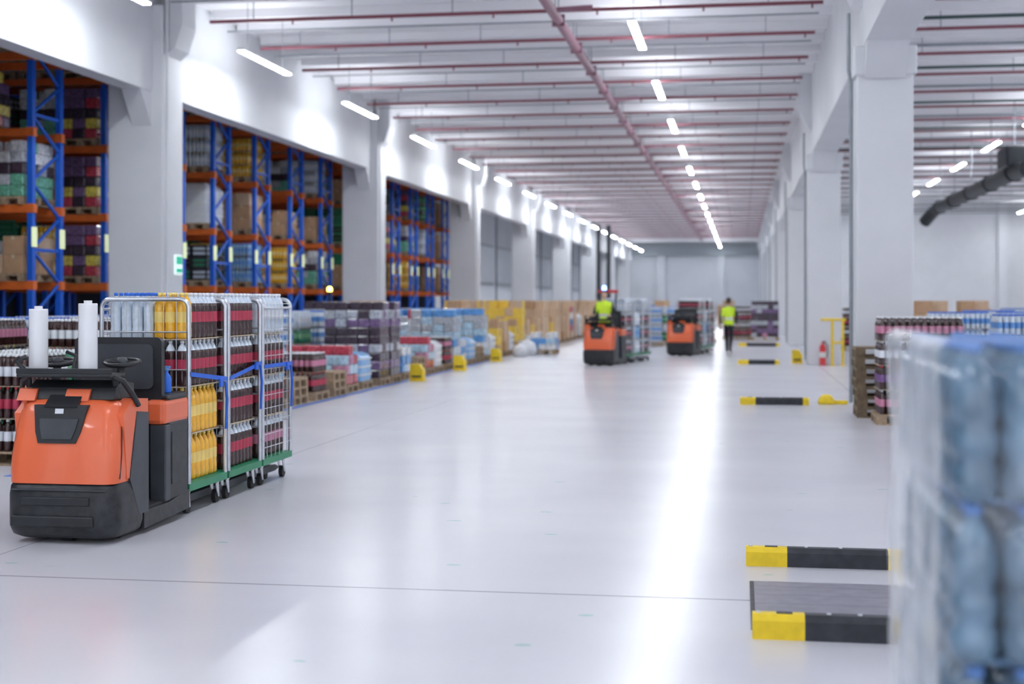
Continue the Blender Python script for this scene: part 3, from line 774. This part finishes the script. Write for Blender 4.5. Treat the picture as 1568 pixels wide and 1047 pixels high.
m.box(7.6, 8.5, 43, 44.6, 5.6, 6.2, 'duct', .05)
m.obj('ventilation_duct')
for x in (-9.9, -9.2):
    m = MB(); m.tube([(0,0,0),(0,0,7.0)], .16, 'darkgrey', 12); m.tube([(0,0,2.0),(0,0,2.1)], .2, 'darkgrey', 12); m.box(-.2,.2,-.2,.2,0,.03,'darkgrey'); m.obj('standpipe', None, (x, 99.7, 0))

# ------------------------------------------------------------------ people
def skin_mesh(name, verts, edges, radii, mats, assign, sub=2):
    me = bpy.data.meshes.new(name); me.from_pydata(verts, edges, []); o = bpy.data.objects.new(name, me); COL.objects.link(o)
    o.modifiers.new('s', 'SKIN')
    for i, rr in enumerate(radii): me.skin_vertices[0].data[i].radius = rr if isinstance(rr, tuple) else (rr, rr)
    me.skin_vertices[0].data[0].use_root = True
    o.modifiers['s'].use_smooth_shade = True
    ss = o.modifiers.new('ss', 'SUBSURF'); ss.levels = sub; ss.render_levels = sub
    dg = bpy.context.evaluated_depsgraph_get(); dg.update()
    nm = bpy.data.meshes.new_from_object(o.evaluated_get(dg)); bpy.data.objects.remove(o)
    nm.materials.clear()
    for q in mats: nm.materials.append(M[q])
    for p in nm.polygons: p.material_index = assign(p.center); p.use_smooth = True
    nm.name = name
    return nm
def head_mesh():
    m = MB(); secs = []; ns = 20
    for (z, rx, ry, cy) in ((-.115,.03,.035,-.03),(-.10,.048,.06,-.025),(-.07,.060,.078,-.012),(-.03,.068,.088,-.004),(.01,.073,.094,0),(.05,.074,.096,.004),(.085,.064,.082,.006),(.11,.042,.055,.008),(.12,.012,.016,.008)):
        secs.append([(rx*math.cos(a), cy+ry*math.sin(a), z) for a in [2*math.pi*j/ns for j in range(ns)]])
    m.loft(secs, 'skin', True)
    m.loft([[(x*s, y, z) for (x, s) in ((-.012,1),(.012,1))]+[(0, y-.012*k, z)] for (y, z, s, k) in ((-.088,.02,.5,0),(-.094,0,.8,1),(-.092,-.022,1.1,1.6),(-.086,-.03,.9,.5))], 'skin', True)
    for sx in (-1, 1):
        m.loft([[(sx*(.072+d), .005+.018*math.cos(a)*s, -.005+.03*math.sin(a)*s) for a in [2*math.pi*j/8 for j in range(8)]] for (d, s) in ((-.004,.8),(.008,1),(.012,.7))], 'skin', True)
        m.lathe([(0,-.009),(.009,-.004),(.009,.004),(0,.009)], 'whitebox', (sx*.03,-.082,.005), 8); m.lathe([(0,-.005),(.005,0),(0,.005)], 'hair', (sx*.03,-.0905,.005), 6)
        m.box(sx*.03-.015, sx*.03+.015, -.094, -.086, .022, .027, 'hair')
    m.box(-.022, .022, -.089, -.08, -.058, -.050, 'lips', .003)
    hs = []
    for (z, rx, ry, cy) in ((-.06,.055,.03,.07),(-.03,.072,.06,.042),(.01,.080,.072,.036),(.05,.081,.098,.012),(.09,.071,.092,.008),(.118,.046,.062,.008),(.13,.012,.016,.008)):
        hs.append([(rx*math.cos(a), cy+ry*math.sin(a), z) for a in [2*math.pi*j/ns for j in range(ns)]])
    m.loft(hs, 'hair', True)
    return m
HEAD = head_mesh().mesh('head')
def hand_mesh():
    vs = [(0,0,0),(0,0,-.045),(0,-.002,-.085)]; es = [(0,1),(1,2)]; rd = [(.026,.018),(.036,.016),(.038,.014)]
    for (x, l) in ((-.030,.065),(-.010,.078),(.010,.072),(.028,.055)):
        i = len(vs); vs += [(x,-.003,-.095),(x*1.05,-.010,-.095-l*.45),(x*1.05,-.028,-.095-l*.9)]; rd += [.0095,.0088,.0078]; es += [(2,i),(i,i+1),(i+1,i+2)]
    i = len(vs); vs += [(-.042,-.014,-.05),(-.055,-.028,-.08)]; rd += [.011,.009]; es += [(1,i),(i,i+1)]
    return skin_mesh('hand', vs, es, rd, ['skin'], lambda c: 0, 1)
HAND = hand_mesh()
def person(name, loc, rot, J, headrot=0, vest=True):
    e = empty(name, loc, rot)
    N = ['pelvis','spine','chest','neckb','neck','shL','elL','wrL','shR','elR','wrR','hipL','knL','anL','toL','hipR','knR','anR','toR']
    E = [(0,1),(1,2),(2,3),(3,4),(2,5),(5,6),(6,7),(2,8),(8,9),(9,10),(0,11),(11,12),(12,13),(13,14),(0,15),(15,16),(16,17),(17,18)]
    R = [(.155,.115),(.15,.11),(.17,.125),(.085,.075),(.052,.055),.075,.052,.036,.075,.052,.036,.095,.066,.05,(.045,.035),.095,.066,.05,(.045,.035)]
    vs = [J[n] for n in N]
    def asg(c):
        if c.z < .09: return 3
        if c.z > J['neckb'][2]+.04: return 4
        torso = abs(c.x-J['spine'][0]) < .215
        if torso and c.z > J['pelvis'][2]-.04 and vest:
            if abs(c.z-(J['spine'][2]-.02)) < .035: return 1
            return 0
        return 2
    me = skin_mesh(name+'_body', vs, E, R, ['vest','reflect','navy','shoe','skin'], asg)
    place(me, 'body', e)
    place(HEAD, 'head', e, (J['neck'][0], J['neck'][1]-.012, J['neck'][2]+.12), headrot)
    for s in ('L', 'R'):
        wv = Vector(J['wr'+s]); d = (wv-Vector(J['el'+s])).normalized()
        ho = place(HAND, 'hand_'+s, e, wv); ho.rotation_mode = 'QUATERNION'
        ho.rotation_quaternion = Vector((0,0,-1)).rotation_difference(d)
        if s == 'L': ho.scale = (-1,1,1)
    return e
def pose(**k):
    J = dict(pelvis=(0,0,.95), spine=(0,0,1.14), chest=(0,0,1.34), neckb=(0,0,1.47), neck=(0,-.01,1.545), shL=(.185,0,1.41), elL=(.24,.02,1.13), wrL=(.24,-.08,.90),
             shR=(-.185,0,1.41), elR=(-.24,.02,1.13), wrR=(-.24,-.08,.90), hipL=(.095,0,.88), knL=(.10,-.02,.49), anL=(.10,.02,.085), toL=(.11,-.14,.04),
             hipR=(-.095,0,.88), knR=(-.10,-.02,.49), anR=(-.10,.02,.085), toR=(-.11,-.14,.04))
    J.update(k); return J
person('warehouse_worker', (-.40, 46.6, 0), math.pi-.2, pose(knL=(.09,-.16,.50), anL=(.09,-.14,.09), toL=(.10,-.29,.045), knR=(-.09,.02,.48), anR=(-.09,.20,.11), toR=(-.10,.06,.04),
       elL=(.25,.10,1.15), wrL=(.25,.05,.92), elR=(-.26,-.04,1.14), wrR=(-.24,-.16,.95)))
person('warehouse_worker', (2.9, 50.5, 0), math.pi/2, pose(elL=(.25,-.08,1.15), wrL=(.18,-.30,1.15), elR=(-.25,-.08,1.15), wrR=(-.18,-.30,1.15)))
rt = -.20; lx, ly = -.02, .71
person('truck_operator', (-3.70+lx*math.cos(rt)-ly*math.sin(rt), 36.9+lx*math.sin(rt)+ly*math.cos(rt), .19), rt,
       pose(elL=(.27,-.05,1.15), wrL=(.23,-.20,1.12), elR=(-.27,-.05,1.15), wrR=(-.23,-.20,1.12), toL=(.11,-.10,.04), toR=(-.11,-.10,.04)))

# ------------------------------------------------------------------ world, camera
w = bpy.data.worlds.new('world'); scene.world = w; w.use_nodes = True
w.node_tree.nodes['Background'].inputs[0].default_value = (.84,.90,1.0,1); w.node_tree.nodes['Background'].inputs[1].default_value = 1.6
cam = bpy.data.cameras.new('camera'); co = bpy.data.objects.new('camera', cam); COL.objects.link(co)
co.location = (0, 0, 1.7); co.rotation_euler = (math.radians(90), 0, math.atan(351/2178))
cam.lens = 50; cam.sensor_width = 36; cam.shift_y = -63.5/1568; cam.clip_end = 400; cam.clip_start = .05
cam.dof.use_dof = True; cam.dof.focus_distance = 10.6; cam.dof.aperture_fstop = 1.4
scene.camera = co
scene.view_settings.view_transform = 'Standard'; scene.view_settings.look = 'None'; scene.view_settings.exposure = .18
